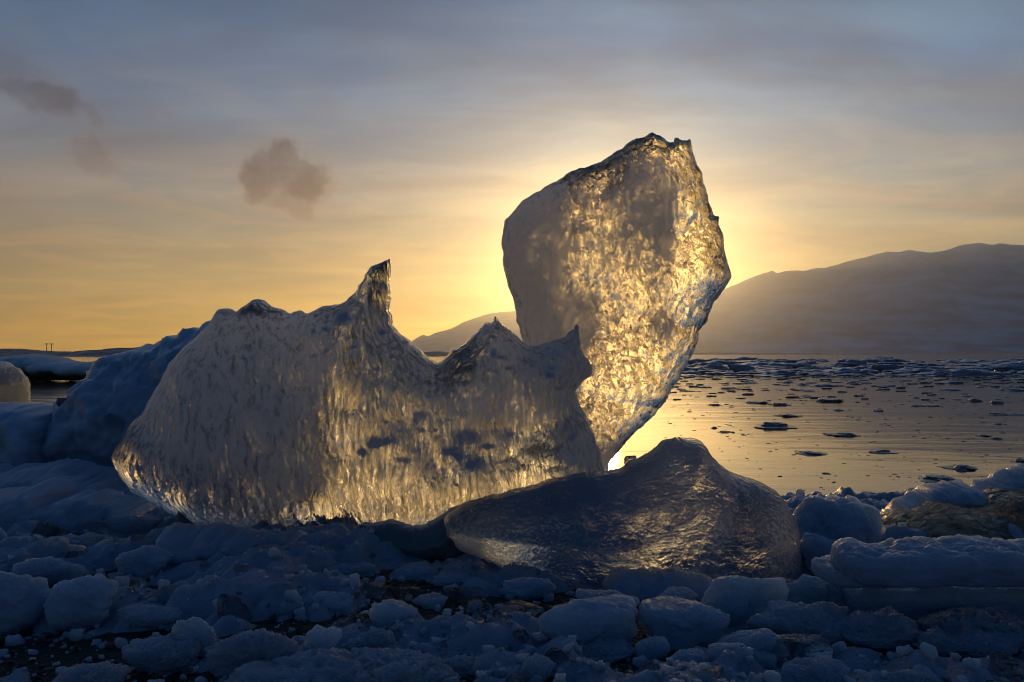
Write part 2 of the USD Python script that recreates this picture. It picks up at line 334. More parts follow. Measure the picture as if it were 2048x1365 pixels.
def slab(poly, Y0, thick, step=0.012, rim=None, yaw=0.0, lean=0.0, edge=0.006, flute=0.0, scallop=(0.0, 12.0, (1, 1)), lump=0.05, fr=1.0, wv=0.45, crust=0.0, seed=0, cloud=None, back=1.0, rimpow=0.5, cloud2=None, cmax=0.71, cav=None):
    """a block of ice or snow: front outline given in picture units at depth Y0, real thickness, uneven faces front and back.
    Returns (mesh, cloud per vertex). yaw: metres of depth per metre to the right; lean: metres of depth per metre up."""
    poly = np.array(poly, float)
    k = (poly[:, 0] - 1024) / F
    kz = (HZ - poly[:, 1]) / F
    kc = k.mean()
    # the outline lies in a tilted plane: Y = Y0 + yaw*(x - xc) + lean*(z - zc)
    xc, zc = kc * Y0, H + kz.mean() * Y0
    Y = (Y0 - yaw * xc + lean * (H - zc)) / (1 - yaw * k - lean * kz)
    uv = np.stack([k * Y, H + kz * Y], 1)
    ring = Polygon(uv).buffer(0)
    if ring.geom_type != 'Polygon':
        ring = max(ring.geoms, key=lambda g: g.area)
    L = ring.exterior.length
    nb = int(L / step)
    b = np.array([ring.exterior.interpolate(i * L / nb).coords[0] for i in range(nb)])
    # rough the edge a little
    c3 = np.stack([b[:, 0], b[:, 1], 0 * b[:, 0]], 1)
    t = np.roll(b, -1, 0) - np.roll(b, 1, 0); t /= np.linalg.norm(t, axis=1)[:, None] + 1e-9
    nrm = np.stack([t[:, 1], -t[:, 0]], 1)
    b = b + nrm * (edge * 4 * (fbm(c3, 1 / (step * 6), 4, seed) * 1.2))[:, None]
    poly2 = Polygon(b).buffer(0)
    if poly2.geom_type != 'Polygon':
        poly2 = max(poly2.geoms, key=lambda g: g.area)
    x0, y0, x1, y1 = poly2.bounds
    r = np.random.default_rng(seed + 100)
    gx, gy = np.meshgrid(np.arange(x0, x1, step), np.arange(y0, y1, step * 0.87))
    gx[1::2] += step / 2
    g = np.stack([gx.ravel(), gy.ravel()], 1) + r.uniform(-step * .15, step * .15, (gx.size, 2))
    b = np.array(poly2.exterior.coords)[:-1]
    ins = shapely.contains_xy(poly2, g[:, 0], g[:, 1])
    g = g[ins]
    g = g[cKDTree(b).query(g)[0] > step * 0.6]
    pts = np.vstack([b, g])
    tri = Delaunay(pts).simplices
    cen = pts[tri].mean(1)
    tri = tri[shapely.contains_xy(poly2, cen[:, 0], cen[:, 1])]
    a, bb, cc = pts[tri[:, 0]], pts[tri[:, 1]], pts[tri[:, 2]]
    sgn = (bb[:, 0] - a[:, 0]) * (cc[:, 1] - a[:, 1]) - (bb[:, 1] - a[:, 1]) * (cc[:, 0] - a[:, 0])
    tri[sgn < 0] = tri[sgn < 0][:, ::-1]
    tri = tri[np.abs(sgn) > 1e-12]
    d = np.concatenate([np.zeros(len(b)), cKDTree(b).query(g)[0]])
    R = rim or thick
    s = 1 - np.clip(d / R, 0, 1)
    prof = (1 - s ** 2) ** rimpow
    p3 = np.stack([pts[:, 0], pts[:, 1], 0 * pts[:, 0]], 1)
    px = pts[:, 0]; pz = pts[:, 1]
    base = Y0 + yaw * (px - xc) + lean * (pz - zc)
    inner = np.clip(d / (step * 3), 0, 1)
    outs = []
    for side, sg in ((0, -1), (1, 1)):
        q = p3 + [0, 0, 7.3 * side]
        w = fbm(q, 2.2, 3, seed + side * 9) * 2
        h = thick * 0.5 * prof * (1 + wv * w) * (back if side else 1.0)
        rel = lump * (fbm(q, 5.5, 4, seed + 20 + side) * 2) * np.clip(d / (R * .5), 0, 1)
        if flute:
            rel = rel + flute * (fbm(q * [1, .12, 1], 26, 3, seed + 40 + side) * 2) * inner
        if scallop[0]:
            sc = p3[:, :2] * np.array(scallop[2]) + 0.03 * np.stack([fbm(q, 9, 2, 5), fbm(q, 9, 2, 6)], 1)
            f1, f2 = worley(sc, scallop[1], seed + 60 + side)
            m = np.clip(fbm(q, 3.0, 3, seed + 80) * 3 + 0.75, 0.12, 1.2)
            rel = rel + scallop[0] * (np.minimum(f1, 1.1) ** 2 - 0.35) * inner * m
            f1, f2 = worley(sc, scallop[1] * 2.3, seed + 70 + side)
            rel = rel + scallop[0] * 0.35 * (np.minimum(f1, 1.1) ** 2 - 0.35) * inner * m
        if cav is not None and side == 0:
            rel = rel - cav(px, pz)
        outs.append(base + sg * np.maximum(h + rel * (1.0 if side else fr), 0.004 * inner))
    nbv = len(b)
    front = np.stack([px, outs[0], pz], 1)
    backv = np.stack([px, outs[1], pz], 1)
    front[:nbv, 1] = base[:nbv]
    v = np.vstack([front, backv[nbv:]])
    remap = np.concatenate([np.arange(nbv), np.arange(len(front), len(front) + len(pts) - nbv)])
    f = np.vstack([tri, remap[tri[:, ::-1]]])
    m = trimesh.Trimesh(v, f, process=False)
    if crust:
        nv = np.array(m.vertex_normals)
        v = v + nv * (crust * (fbm(v, 7, 4, seed + 33) * 2.2 + fbm(v, 21, 4, seed + 35) * 1.0 - np.abs(fbm(v, 40, 3, seed + 34)) * 1.2 + .2))[:, None]
        m = trimesh.Trimesh(v, f, process=False)
    cl = None
    if cloud is not None:
        ppx = 1024 + F * pts[:, 0] / base
        ppy = HZ - F * (pts[:, 1] - H) / base
        c = np.clip(cloud(ppx, ppy), -0.3, cmax)
        cl = np.concatenate([c, c[nbv:]])
        if cloud2 is not None:
            c = cloud2(ppx, ppy)
            cl = (cl, np.concatenate([c, 0 * c[nbv:]]))
    return m, cl


def gauss(x, y, cx, cy, rx, ry, a=1.0):
    return a * np.exp(-((x - cx) / rx) ** 2 - ((y - cy) / ry) ** 2)


_ICO = {n: trimesh.creation.icosphere(n) for n in (2, 3, 4, 5)}


def chunk(w, dp, h, seed, sub=4, crust=0.05, facets=9, soft=9.0, flat=0.35, knob=0.0, spin=0.0):
    """a lump of ice: a soft-edged polyhedron, worn and crusted; its base is at z=0 and it sits flat"""
    r = np.random.default_rng(seed)
    ico = _ICO[sub]
    u = np.array(ico.vertices)
    n = r.normal(size=(facets, 3)); n[:, 2] *= 0.9
    n = np.vstack([n / np.linalg.norm(n, axis=1)[:, None], [[0, 0, 1], [0.1, -1, .15]]])
    off = np.concatenate([r.uniform(0.62, 1.0, facets), [r.uniform(.75, 1.0), r.uniform(.7, .95)]])
    c = np.maximum(u @ n.T, 1e-3) / off
    rad = (c ** soft).sum(1) ** (-1 / soft)
    rad = np.minimum(rad, 1.35)
    p = u * rad[:, None]
    p = p * (1 + 0.26 * (fbm(u + seed * 1.7, 1.5, 3, seed) * 2)[:, None] + 0.10 * (fbm(u + seed * 2.1, 4.0, 3, seed + 1) * 2)[:, None])
    ext = p.max(0) - p.min(0)
    p = (p - (p.max(0) + p.min(0)) / 2) / ext
    size = np.array([w, dp, h * (1 + flat)])
    p = p * size
    nn = u / np.linalg.norm(u, axis=1)[:, None]
    s = (w * dp * h) ** (1 / 3)
    p = p + nn * (crust * s * (fbm(p / s + seed, 3.2, 5, seed + 3) * 2 * (0.35 + 0.65 * np.clip(nn[:, 2:] * 1.5 + .3, 0, 1)[:, 0])))[:, None]
    if sub >= 4:
        fine = crust * .55 * s * (np.abs(fbm(p / s * 1.0 + seed, 13.0, 4, seed + 5)) * -3 + .5 + fbm(p / s + seed, 26.0, 3, seed + 6))
        p = p + nn * (fine * (0.25 + 0.75 * np.clip(nn[:, 2] * 1.5 + .4, 0, 1)))[:, None]
    ca, sa = math.cos(spin), math.sin(spin)
    p = p @ np.array([[ca, sa, 0], [-sa, ca, 0], [0, 0, 1]])
    p[:, 2] += h * (1 + flat) / 2 - h * flat
    return trimesh.Trimesh(p, ico.faces.copy(), process=False)


# ---------------------------------------------------------------- the translucent blocks
TALL = [(1005, 460), (1012, 440), (1030, 420), (1050, 402), (1075, 385), (1100, 368), (1130, 350), (1155, 337), (1190, 328), (1210, 318), (1230, 303), (1250, 290), (1270, 280), (1285, 275), (1300, 267), (1318, 275), (1335, 288), (1348, 287), (1350, 277), (1368, 284), (1380, 276), (1382, 300), (1390, 320), (1400, 345), (1410, 375), (1418, 405), (1424, 432), (1436, 432), (1441, 460), (1448, 490), (1450, 515), (1456, 535), (1461, 550), (1458, 565), (1440, 592), (1425, 606), (1412, 640), (1400, 664), (1392, 690), (1380, 717), (1365, 745), (1350, 770), (1330, 802), (1307, 832), (1282, 860), (1256, 884), (1234, 904), (1215, 930), (1222, 985), (1225, 1030), (1165, 1030), (1150, 985), (1130, 930), (1120, 870), (1085, 800), (1060, 745), (1046, 705), (1041, 665), (1036, 640), (1029, 610), (1021, 588), (1014, 563), (1008, 540), (1004, 500)]


def cloud_tall(x, y):
    return (0.50 - gauss(x, y, 1390, 420, 45, 160, .40) - gauss(x, y, 1290, 780, 80, 120, .34) - gauss(x, y, 1370, 640, 40, 90, .35) - gauss(x, y, 1320, 295, 60, 25, .5) - gauss(x, y, 1190, 360, 60, 30, .2) + gauss(x, y, 1080, 520, 48, 190, .55) + gauss(x, y, 1030, 480, 40, 120, .2) + gauss(x, y, 1230, 400, 70, 45, .2) + gauss(x, y, 1300, 400, 45, 75, .35) + gauss(x, y, 1320, 500, 26, 90, .25)
            + gauss(x, y, 1240, 490, 70, 50, .15) + gauss(x, y, 1150, 650, 50, 50, .5) + gauss(x, y, 1320, 660, 30, 45, .4) + gauss(x, y, 1215, 915, 30, 40, .3))


m, c = slab(TALL, 4.15, 0.42, 0.0095, rim=0.34, yaw=0.10, lean=0.05, edge=0.006, flute=0.004, scallop=(0.010, 19.0, (1, .9)), lump=0.022, fr=0.5, wv=0.18, seed=11, cloud=cloud_tall, cmax=0.84)
put('ice_block', m, ICE_TALL, prim_float={'cloud': c}, label='tall clear glistening ice block balanced upright on a narrow tip', cat='ice block')

MAIN = [(231, 912), (240, 895), (252, 878), (275, 845), (300, 825), (308, 800), (325, 765), (345, 727), (365, 706), (385, 691), (405, 671), (425, 648), (436, 632), (447, 618), (462, 619), (480, 622), (495, 610), (517, 600), (540, 608), (565, 621), (580, 627), (597, 622), (612, 628), (625, 620), (650, 612), (675, 610), (690, 605), (705, 590), (718, 575), (726, 562), (731, 547), (742, 535), (758, 526), (772, 518), (783, 514), (783, 540), (781, 570), (781, 600), (780, 625), (788, 650), (800, 667), (815, 681), (835, 698), (855, 715), (875, 726), (884, 722), (893, 712), (905, 698), (915, 697), (930, 690), (945, 674), (955, 658), (970, 648), (985, 644), (990, 632), (1003, 644), (1015, 655), (1030, 673), (1045, 687), (1060, 692), (1080, 690), (1100, 685), (1125, 680), (1137, 664), (1148, 660), (1152, 648), (1158, 655), (1160, 685), (1169, 708), (1180, 722), (1184, 738), (1182, 751), (1169, 761), (1151, 782), (1158, 800), (1166, 826), (1182, 855), (1191, 878), (1199, 908), (1212, 938), (1215, 1010), (1100, 1050), (900, 1085), (700, 1090), (640, 1075), (500, 1065), (420, 1055), (380, 1042), (350, 1030), (325, 1012), (300, 998), (275, 980), (255, 955), (240, 932)]


def cloud_main(x, y):
    r = np.random.default_rng(5)
    v = (0.54 + gauss(x, y, 480, 800, 150, 110, .40) + gauss(x, y, 420, 700, 60, 80, .4) + gauss(x, y, 560, 700, 130, 70, .35) + gauss(x, y, 1000, 760, 120, 70, .40) + gauss(x, y, 1100, 730, 70, 60, .45)
         + gauss(x, y, 1140, 900, 45, 45, .5) + gauss(x, y, 620, 960, 60, 60, .25)
         - gauss(x, y, 265, 930, 60, 70, .5) - gauss(x, y, 330, 1000, 70, 40, .4) - gauss(x, y, 925, 730, 45, 60, .5) - gauss(x, y, 1090, 920, 60, 60, .45) - gauss(x, y, 645, 1030, 45, 60, .4) - gauss(x, y, 700, 800, 40, 160, .12) - gauss(x, y, 860, 980, 160, 50, .12)
         - gauss(x, y, 775, 560, 20, 60, .4) - gauss(x, y, 510, 625, 60, 14, .35))
    return v


def frost_main(x, y):
    r = np.random.default_rng(5)
    v = 0 * x
    for cx, cy, rx, ry in ((940, 865, 38, 22), (905, 890, 22, 10), (950, 915, 26, 18), (795, 870, 22, 9), (820, 905, 18, 9), (700, 640, 20, 18), (765, 870, 12, 16)):
        v = v + gauss(x, y, cx, cy, rx, ry, .8)
    for i in range(90):
        cx, cy = r.uniform(640, 1175), r.uniform(650, 900)
        v = v + gauss(x, y, cx, cy, r.uniform(5, 15), r.uniform(4, 9), r.uniform(.3, .75))
    for i in range(16):
        cx, cy = r.uniform(540, 700), r.uniform(660, 940)
        v = v + gauss(x, y, cx, cy, r.uniform(4, 10), r.uniform(4, 7), r.uniform(.3, .6))
    return v


m, c = slab(MAIN, 3.65, 0.50, 0.0095, rim=0.30, yaw=0.06, lean=0.08, edge=0.006, flute=0.011, scallop=(0.007, 22.0, (1, .4)), lump=0.05, fr=0.35, seed=23, cloud=cloud_main, cloud2=frost_main)
put('ice_block', m, ICE_MAIN, prim_float={'cloud': c[0], 'frost': c[1]}, label='wide fluted ice block with a sharp horn and a jagged crest', cat='ice block')

LUMP = [(893, 1065), (889, 1040), (900, 1022), (930, 1004), (985, 990), (1050, 972), (1100, 956), (1150, 948), (1200, 944), (1240, 935), (1275, 915), (1305, 898), (1325, 882), (1350, 875), (1380, 876), (1400, 878), (1412, 896), (1420, 912), (1440, 930), (1460, 945), (1500, 957), (1530, 966), (1555, 985), (1575, 1010), (1585, 1035), (1590, 1070), (1595, 1110), (1592, 1165), (1540, 1185), (1400, 1200), (1200, 1205), (1100, 1175), (1000, 1130), (950, 1108), (915, 1092)]


def cloud_lump(x, y):
    return (0.16 + gauss(x, y, 1390, 1040, 190, 130, .28) + gauss(x, y, 1530, 1080, 60, 90, .22) + gauss(x, y, 1450, 1140, 110, 40, .2) - gauss(x, y, 1450, 1080, 40, 50, .15)
            + gauss(x, y, 1020, 1060, 140, 90, .30) + gauss(x, y, 935, 1075, 50, 45, .45) + gauss(x, y, 1530, 1060, 50, 60, .12))


m, c = slab(LUMP, 2.98, 0.54, 0.0075, rim=0.26, yaw=0.0, lean=0.35, edge=0.004, flute=0.0, scallop=(0.004, 15.0, (1, 1.5)), lump=0.045, back=0.45, fr=0.4, wv=0.2, seed=37, cloud=cloud_lump, cmax=0.85)
put('ice_block', m, ICE_LUMP, prim_float={'cloud': c}, label='low rounded ice lump with a humped top in front of the tall block', cat='ice block')
WEDGE = [(704, 1066), (720, 1052), (745, 1046), (770, 1042), (785, 1038), (800, 1043), (825, 1053), (850, 1048), (870, 1038), (900, 1020), (930, 1008), (960, 1060), (900, 1120), (800, 1120), (730, 1105)]
m, c = slab(WEDGE, 3.15, 0.22, 0.008, rim=0.10, lean=0.2, edge=0.004, lump=0.03, seed=41)
put('ice_wedge', m, DARKICE, label='dark low wedge of ice against the left end of the rounded lump', cat='ice block')
RIGHT = [(1757, 1075), (1765, 1052), (1785, 1036), (1810, 1022), (1830, 1014), (1860, 1004), (1885, 998), (1905, 1002), (1930, 1006), (1955, 1002), (1970, 994), (1985, 985), (2010, 980), (2060, 976), (2120, 985), (2220, 1010), (2240, 1140), (1755, 1140)]
m, c = slab(RIGHT, 3.30, 0.55, 0.010, rim=0.16, lean=0.1, edge=0.004, scallop=(0.012, 14.0, (1, 1)), lump=0.06, seed=43, cloud=lambda x, y: 0.40 + gauss(x, y, 1830, 1020, 60, 50, .2) - gauss(x, y, 2030, 1050, 60, 40, .3))
t = thing('ice_block', label='brown glassy ice block under a snow cap at the right edge', cat='ice block')
put('ice_body', m, ice_mat('brown_clear_ice', 18.0, (1, 1, 1), 0.012, 0.6, 0.8, 0.04, (0.88, 0.80, 0.66), milk=(0.50, 0.38, 0.24), sss=0.2), str(t.GetPath()), prim_float={'cloud': c})
CAP = [(1752, 1040), (1765, 1022), (1785, 1003), (1810, 990), (1830, 982), (1860, 968), (1885, 961), (1905, 967), (1930, 972), (1955, 970), (1970, 958), (1985, 946), (2010, 939), (2060, 936), (2120, 950), (2220, 985), (2225, 1020), (2100, 1016), (2000, 1010), (1960, 1012), (1930, 1018), (1880, 1020), (1830, 1024), (1800, 1034), (1775, 1048)]
m, c = slab(CAP, 3.45, 0.50, 0.010, rim=0.10, lean=0.45, edge=0.012, lump=0.04, crust=.025, back=.4, seed=44)
put('snow_cap', m, SNOW, str(t.GetPath()))

# ---------------------------------------------------------------- snow and ice banks
SLABS = [
    ('snow_bank', [(90, 880), (125, 820), (135, 800), (165, 775), (190, 745), (215, 720), (235, 712), (255, 708), (290, 697), (330, 690), (352, 681), (362, 675), (375, 672), (388, 660), (400, 655), (412, 653), (430, 640), (470, 652), (520, 700), (560, 760), (560, 960), (90, 960)], 5.4, 1.1, 0.022, dict(rim=.5, lean=.5, lump=.12, crust=.05, edge=.016), 'snow_ice', 'big smooth blue snow bank rising behind the fluted block', 'snow bank'),
    ('snow_bank', [(-120, 800), (-40, 804), (0, 808), (60, 806), (100, 812), (128, 822), (145, 845), (160, 880), (160, 950), (-120, 950)], 5.1, 0.8, 0.022, dict(rim=.12, lean=.1, flute=.02, lump=.06, crust=.02, edge=.01), 'snow_ice', 'flat-topped ice shelf left of the big snow bank', 'snow bank'),
    ('snow_bank', [(-100, 930), (0, 938), (40, 936), (70, 928), (100, 925), (150, 930), (180, 926), (205, 935), (230, 943), (280, 980), (330, 1010), (330, 1040), (-100, 1040)], 4.3, 0.9, 0.016, dict(rim=.10, lean=.6, lump=.07, crust=.04, edge=.015, back=.4, rimpow=.4), 'snow', 'long layered snow ledge under the left ice shelf', 'snow bank'),
    ('snow_bank', [(-80, 985), (0, 978), (70, 968), (110, 965), (130, 970), (136, 992), (180, 988), (215, 983), (250, 988), (300, 1005), (345, 1030), (400, 1055), (400, 1085), (-80, 1085)], 3.75, 0.6, 0.014, dict(rim=.07, lean=.4, lump=.06, crust=.035, edge=.012, back=.4, rimpow=.35), 'snow', 'lower snow ledge with a square step beside the fluted block\'s left tip', 'snow bank'),
    ('snow_bank', [(330, 1060), (370, 1050), (430, 1055), (520, 1060), (600, 1070), (700, 1075), (760, 1092), (800, 1110), (790, 1130), (330, 1130)], 3.12, 0.5, 0.012, dict(rim=.12, lean=.8, lump=.05, crust=.03, edge=.010, back=.3), 'snow', 'low snow drift along the foot of the fluted block', 'snow bank'),
    ('ice_block', [(-90, 712), (-40, 716), (-10, 722), (8, 722), (16, 728), (30, 738), (38, 752), (47, 766), (51, 785), (50, 812), (46, 830), (-90, 840)], 5.9, 0.5, 0.016, dict(rim=.10, scallop=(.012, 20, (1, 1)), lump=.05, edge=.012, back=.5, cloud=lambda x, y: .62 - gauss(x, y, 48, 770, 20, 40, .8)), 'ice', 'small frosty ice block with a glinting right side at the left edge', 'ice block'),
    ('dark_rock', [(345, 1062), (352, 1030), (362, 1015), (372, 1020), (384, 1045), (390, 1065)], 3.42, 0.12, 0.008, dict(rim=.06, lump=.02, edge=.004), 'dark', 'small dark pointed lump under the fluted block\'s left corner', 'rock'),
    ('snow_bank', [(1210, 1160), (1235, 1135), (1280, 1130), (1350, 1138), (1400, 1150), (1440, 1175), (1440, 1215), (1210, 1215)], 2.72, 0.3, 0.010, dict(rim=.1, lean=.7, lump=.03, crust=.015, back=.3), 'snow', 'smooth blue snow bank at the foot of the rounded ice lump', 'snow bank'),
]
MATS = dict(snow=SNOW, snow_ice=SNOWICE, ice=ICE_LUMP, dark=DARKICE, drift=DRIFT)
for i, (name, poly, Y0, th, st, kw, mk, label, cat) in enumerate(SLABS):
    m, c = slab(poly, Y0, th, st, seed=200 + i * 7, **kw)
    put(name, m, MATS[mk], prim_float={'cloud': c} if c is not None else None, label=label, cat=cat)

t = thing('ice_slab', label='thick overhanging snow slab with a dark undercut at the right edge', cat='ice slab')


def block(x0, x1, y0, y1, z0, z1, seed, n=5.0, sub=6, crust=.02, wav=.08, under=0.0):
    """a flat-topped slab of snow or ice with worn, crumbling edges"""
    ico = trimesh.creation.icosphere(sub)
    u = np.array(ico.vertices)
    q = u / ((np.abs(u) ** n).sum(1) ** (1 / n))[:, None]
    size = np.array([x1 - x0, y1 - y0, z1 - z0]) / 2
    p = q * size + [(x0 + x1) / 2, (y0 + y1) / 2, (z0 + z1) / 2]
    w = fbm(p * [1, 1, .6], 3.2, 4, seed) * 2
    p[:, :2] += (q[:, :2] * (wav * w)[:, None])
    p[:, 1] += under * np.clip((z1 - p[:, 2]) / (z1 - z0) - .35, 0, 1)
    nv = np.array(trimesh.Trimesh(p, ico.faces, process=False).vertex_normals)
    up = 0.5 + 0.9 * np.clip(nv[:, 2], 0, 1)
    p = p + nv * (up * crust * (fbm(p, 6, 4, seed + 3) * 2.4 + fbm(p, 19, 4, seed + 5) * 1.2 - np.abs(fbm(p, 37, 3, seed + 6)) * 1.4 + .2))[:, None]
    return trimesh.Trimesh(p, ico.faces.copy(), process=False)


# front edge at py 1095..1175 and 2.25 m away
def zat(py, Y):
    return H + (HZ - py) / F * Y


def xat(px, Y):
    return (px - 1024) / F * Y


put('snow_top', block(xat(1696, 2.25), xat(2330, 2.25), 2.20, 2.42, zat(1180, 2.22), zat(1104, 2.25), 311, 6.0, 6, .020, .03, .03), SNOW, str(t.GetPath()))
put('snow_top', block(xat(1652, 2.30), xat(1790, 2.30), 2.24, 2.44, zat(1172, 2.3), zat(1132, 2.3), 319, 3.5, 5, .016, .03), SNOW, str(t.GetPath()))
put('snow_top', block(xat(1790, 2.36), xat(1920, 2.36), 2.26, 2.46, zat(1125, 2.36), zat(1084, 2.36), 323, 2.6, 5, .016, .03), SNOW, str(t.GetPath()))
put('undercut', block(xat(1730, 2.38), xat(2330, 2.38), 2.36, 2.62, -0.08, zat(1168, 2.42), 327, 6.0, 6, .02, .08), SNOWICE, str(t.GetPath()))

# ---------------------------------------------------------------- foreground lumps: left, right, top, base in picture units
CH = [
    # left part
    (-40, 38, 1046, 1112, 'snow', 'snow-dusted lump cut by the left edge beside the brown wedge'),
    (32, 110, 1046, 1096, 'clear', 'brownish glassy wedge with a dark hollow at the left edge'),
    (98, 162, 1063, 1092, 'clear', 'low glassy lump right of the brownish wedge'),
    (152, 212, 1043, 1088, 'ice', 'smooth dome-shaped lump below the square snow step'),
    (190, 312, 1032, 1078, 'snow', 'long pale snow lump under the lower left ledge'),
    (270, 357, 1060, 1102, 'snow', 'flat-faced lump below the dark pointed lump'),
    (36, 142, 1088, 1122, 'ice', 'flat dark-blue slab of ice below the brownish wedge'),
    (108, 188, 1100, 1134, 'ice', 'low blue lump above the big left boulder of ice'),
    (205, 305, 1080, 1118, 'snow', 'round-backed lump behind the large blunt boulder'),
    (233, 348, 1095, 1158, 'snow', 'large blunt ice boulder left of the black shingle patch'),
    (20, 172, 1117, 1176, 'snow', 'broad dark-fronted ice boulder with a crusted top on the left'),
    (-60, 92, 1150, 1262, 'snow', 'large bluish snow boulder cut by the lower left edge'),
    (98, 230, 1154, 1256, 'glint', 'big rounded ice boulder with a bright glint in its foot'),
    (280, 372, 1180, 1228, 'ice', 'crusted dark lump right of the glinting boulder'),
    (226, 368, 1214, 1264, 'snow', 'low crumbly snow lump below the crusted dark one'),
    (240, 292, 1158, 1184, 'ice', 'small lump on the shingle beside the glinting boulder'),
    (396, 556, 1080, 1104, 'ice', 'long flat ice slab in front of the low drift'),
    (394, 484, 1097, 1124, 'snow', 'small sloping lump under the left end of the long flat slab'),
    (458, 556, 1104, 1150, 'snow', 'crumbly snow lump under the long flat slab'),
    (540, 572, 1096, 1146, 'snow', 'narrow upright splinter of snow by the crumbly lump'),
    (573, 668, 1094, 1138, 'ice', 'flat lump with a dark front below the foot of the fluted block'),
    (442, 568, 1138, 1188, 'snow', 'sloping snow-covered lump above the black hollow'),
    (558, 658, 1150, 1194, 'ice', 'blocky lump right of the black hollow'),
    (615, 722, 1190, 1242, 'bright', 'pale loaf-shaped lump, brightest in the middle foreground'),
    (560, 642, 1184, 1218, 'ice', 'thin leaning plate of ice behind the pale loaf'),
    (556, 606, 1204, 1244, 'snow', 'small lump against the left end of the pale loaf'),
    (436, 502, 1188, 1258, 'clear', 'glassy three-sided splinter standing on the shingle'),
    (664, 752, 1232, 1278, 'clear', 'sparkling crumbled ice lump below the pale loaf'),
    (608, 684, 1256, 1330, 'bright', 'upright knob of snow rising from the front drift'),
    (350, 442, 1244, 1320, 'snow', 'snowy crag on the left of the front drift'),
    (418, 625, 1262, 1365, 'drift', 'wide bluish snow heap in the front drift'),
    (654, 752, 1130, 1164, 'snow', 'soft lump below the dark wedge\'s left end'),
    (658, 740, 1158, 1198, 'ice', 'dark lump behind the pale loaf\'s right end'),
    (734, 838, 1206, 1284, 'bright', 'pyramid-shaped pale lump on the black shingle'),
    (822, 894, 1197, 1228, 'bright', 'rounded pale lump right of the pyramid-shaped one'),
    (776, 884, 1134, 1168, 'snow', 'long smooth lump below the dark wedge'),
    (722, 794, 1168, 1212, 'ice', 'blunt lump above the pyramid-shaped one'),
    (788, 852, 1177, 1212, 'ice', 'low lump between the blunt one and the rounded pale one'),
    (878, 965, 1176, 1210, 'ice', 'dark-sided lump right of the rounded pale one'),
    (915, 988, 1200, 1238, 'ice', 'low wedge of ice left of the flat dark-topped lump'),
    (992, 1084, 1211, 1254, 'ice', 'flat-topped lump left of the long knobbed loaf'),
    (968, 1012, 1274, 1314, 'bright', 'small pale pebble-like lump alone on the black shingle'),
    (866, 1012, 1146, 1182, 'snow', 'low snow rise at the left foot of the rounded ice lump'),
    (1000, 1110, 1160, 1205, 'snow', 'soft snow rise below the rounded ice lump\'s belly'),
    (690, 765, 1168, 1206, 'ice', 'dark lump left of the blunt one'),
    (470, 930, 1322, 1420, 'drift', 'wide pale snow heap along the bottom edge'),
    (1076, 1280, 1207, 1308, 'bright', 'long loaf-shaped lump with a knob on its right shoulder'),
    (1150, 1272, 1182, 1240, 'snow', 'flat lump behind the long knobbed loaf'),
    (1278, 1456, 1214, 1302, 'snow', 'big dark-fronted boulder right of the knobbed loaf'),
    (1302, 1404, 1184, 1226, 'snow', 'smooth lump on top of the big dark-fronted boulder'),
    (1268, 1338, 1278, 1324, 'snow', 'rounded lump at the right foot of the knobbed loaf'),
    (1140, 1272, 1296, 1334, 'drift', 'long low ridge of crusted snow below the knobbed loaf'),
    (1328, 1424, 1306, 1354, 'snow', 'crusted lump below the big dark-fronted boulder'),
    (1050, 1112, 1288, 1324, 'ice', 'small grey lump at the left end of the crusted ridge'),
    (1040, 1106, 1318, 1385, 'drift', 'snowy lump at the bottom edge below the crusted ridge'),
    (1266, 1345, 1326, 1410, 'ice', 'dark smooth lump at the bottom edge, middle right'),
    (1412, 1486, 1284, 1350, 'snow', 'crumbly lump right of the crusted one'),
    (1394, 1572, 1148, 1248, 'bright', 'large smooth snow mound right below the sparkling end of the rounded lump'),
    (1556, 1662, 1160, 1230, 'snow', 'sloping snow block right of the large smooth mound'),
    (1640, 1762, 1168, 1232, 'snow', 'ledge of ice with a sharp crystalline right end'),
    (1500, 1700, 1226, 1300, 'drift', 'crusty snow slope in front of the crystalline ledge'),
    (1418, 1562, 1262, 1336, 'snow', 'humped snow lump right of the crumbly one'),
    (1524, 1660, 1272, 1346, 'ice', 'smooth round-ended lump below the crusty slope'),
    (1486, 1550, 1304, 1350, 'snow', 'small lump left below the round-ended one'),
    (1830, 2100, 1228, 1300, 'drift', 'soft snow mound under the overhanging slab'),
    (1815, 2060, 1272, 1330, 'drift', 'glittering snow ridge at the lower right'),
    (1980, 2090, 1314, 1400, 'clear', 'brown glassy ice lump with a golden rim in the lower right corner'),
    (1766, 1905, 1346, 1420, 'drift', 'snow lump with golden flecks at the bottom right edge'),
    (1660, 1850, 1240, 1310, 'drift', 'trampled crust of snow between the ledge and the glittering ridge'),
    (1572, 1768, 998, 1142, 'snow', 'snow-topped lump between the rounded ice lump and the brown block'),
    (1595, 1710, 1070, 1160, 'snow', 'small blue snow lump in the shade under the snow-topped lump'),
    (1250, 1272, 900, 925, 'clear', 'tiny clear knob of ice on the crest of the rounded lump'),
    (114, 137, 796, 812, 'dark', 'small dark lump on the corner of the left ice shelf'),
    (250, 400, 1290, 1350, 'drift', 'blue snow heap at the bottom left by the black hollow'),
    (100, 260, 1335, 1410, 'drift', 'snow heap cut by the bottom edge on the left'),
    (700, 800, 1270, 1330, 'drift', 'rough snow patch below the pyramid-shaped lump'),
    (880, 980, 1320, 1370, 'drift', 'snow crumb heap right of the wide pale heap'),
    (1550, 1700, 1335, 1400, 'drift', 'blue-shaded snow heap at the bottom edge, right of the dark smooth lump'),
]
CLEAR = ice_mat('clear_lump_ice', 55.0, (1, 1, 1), 0.008, 0.5, 0.5, 0.05, (0.80, 0.80, 0.80))
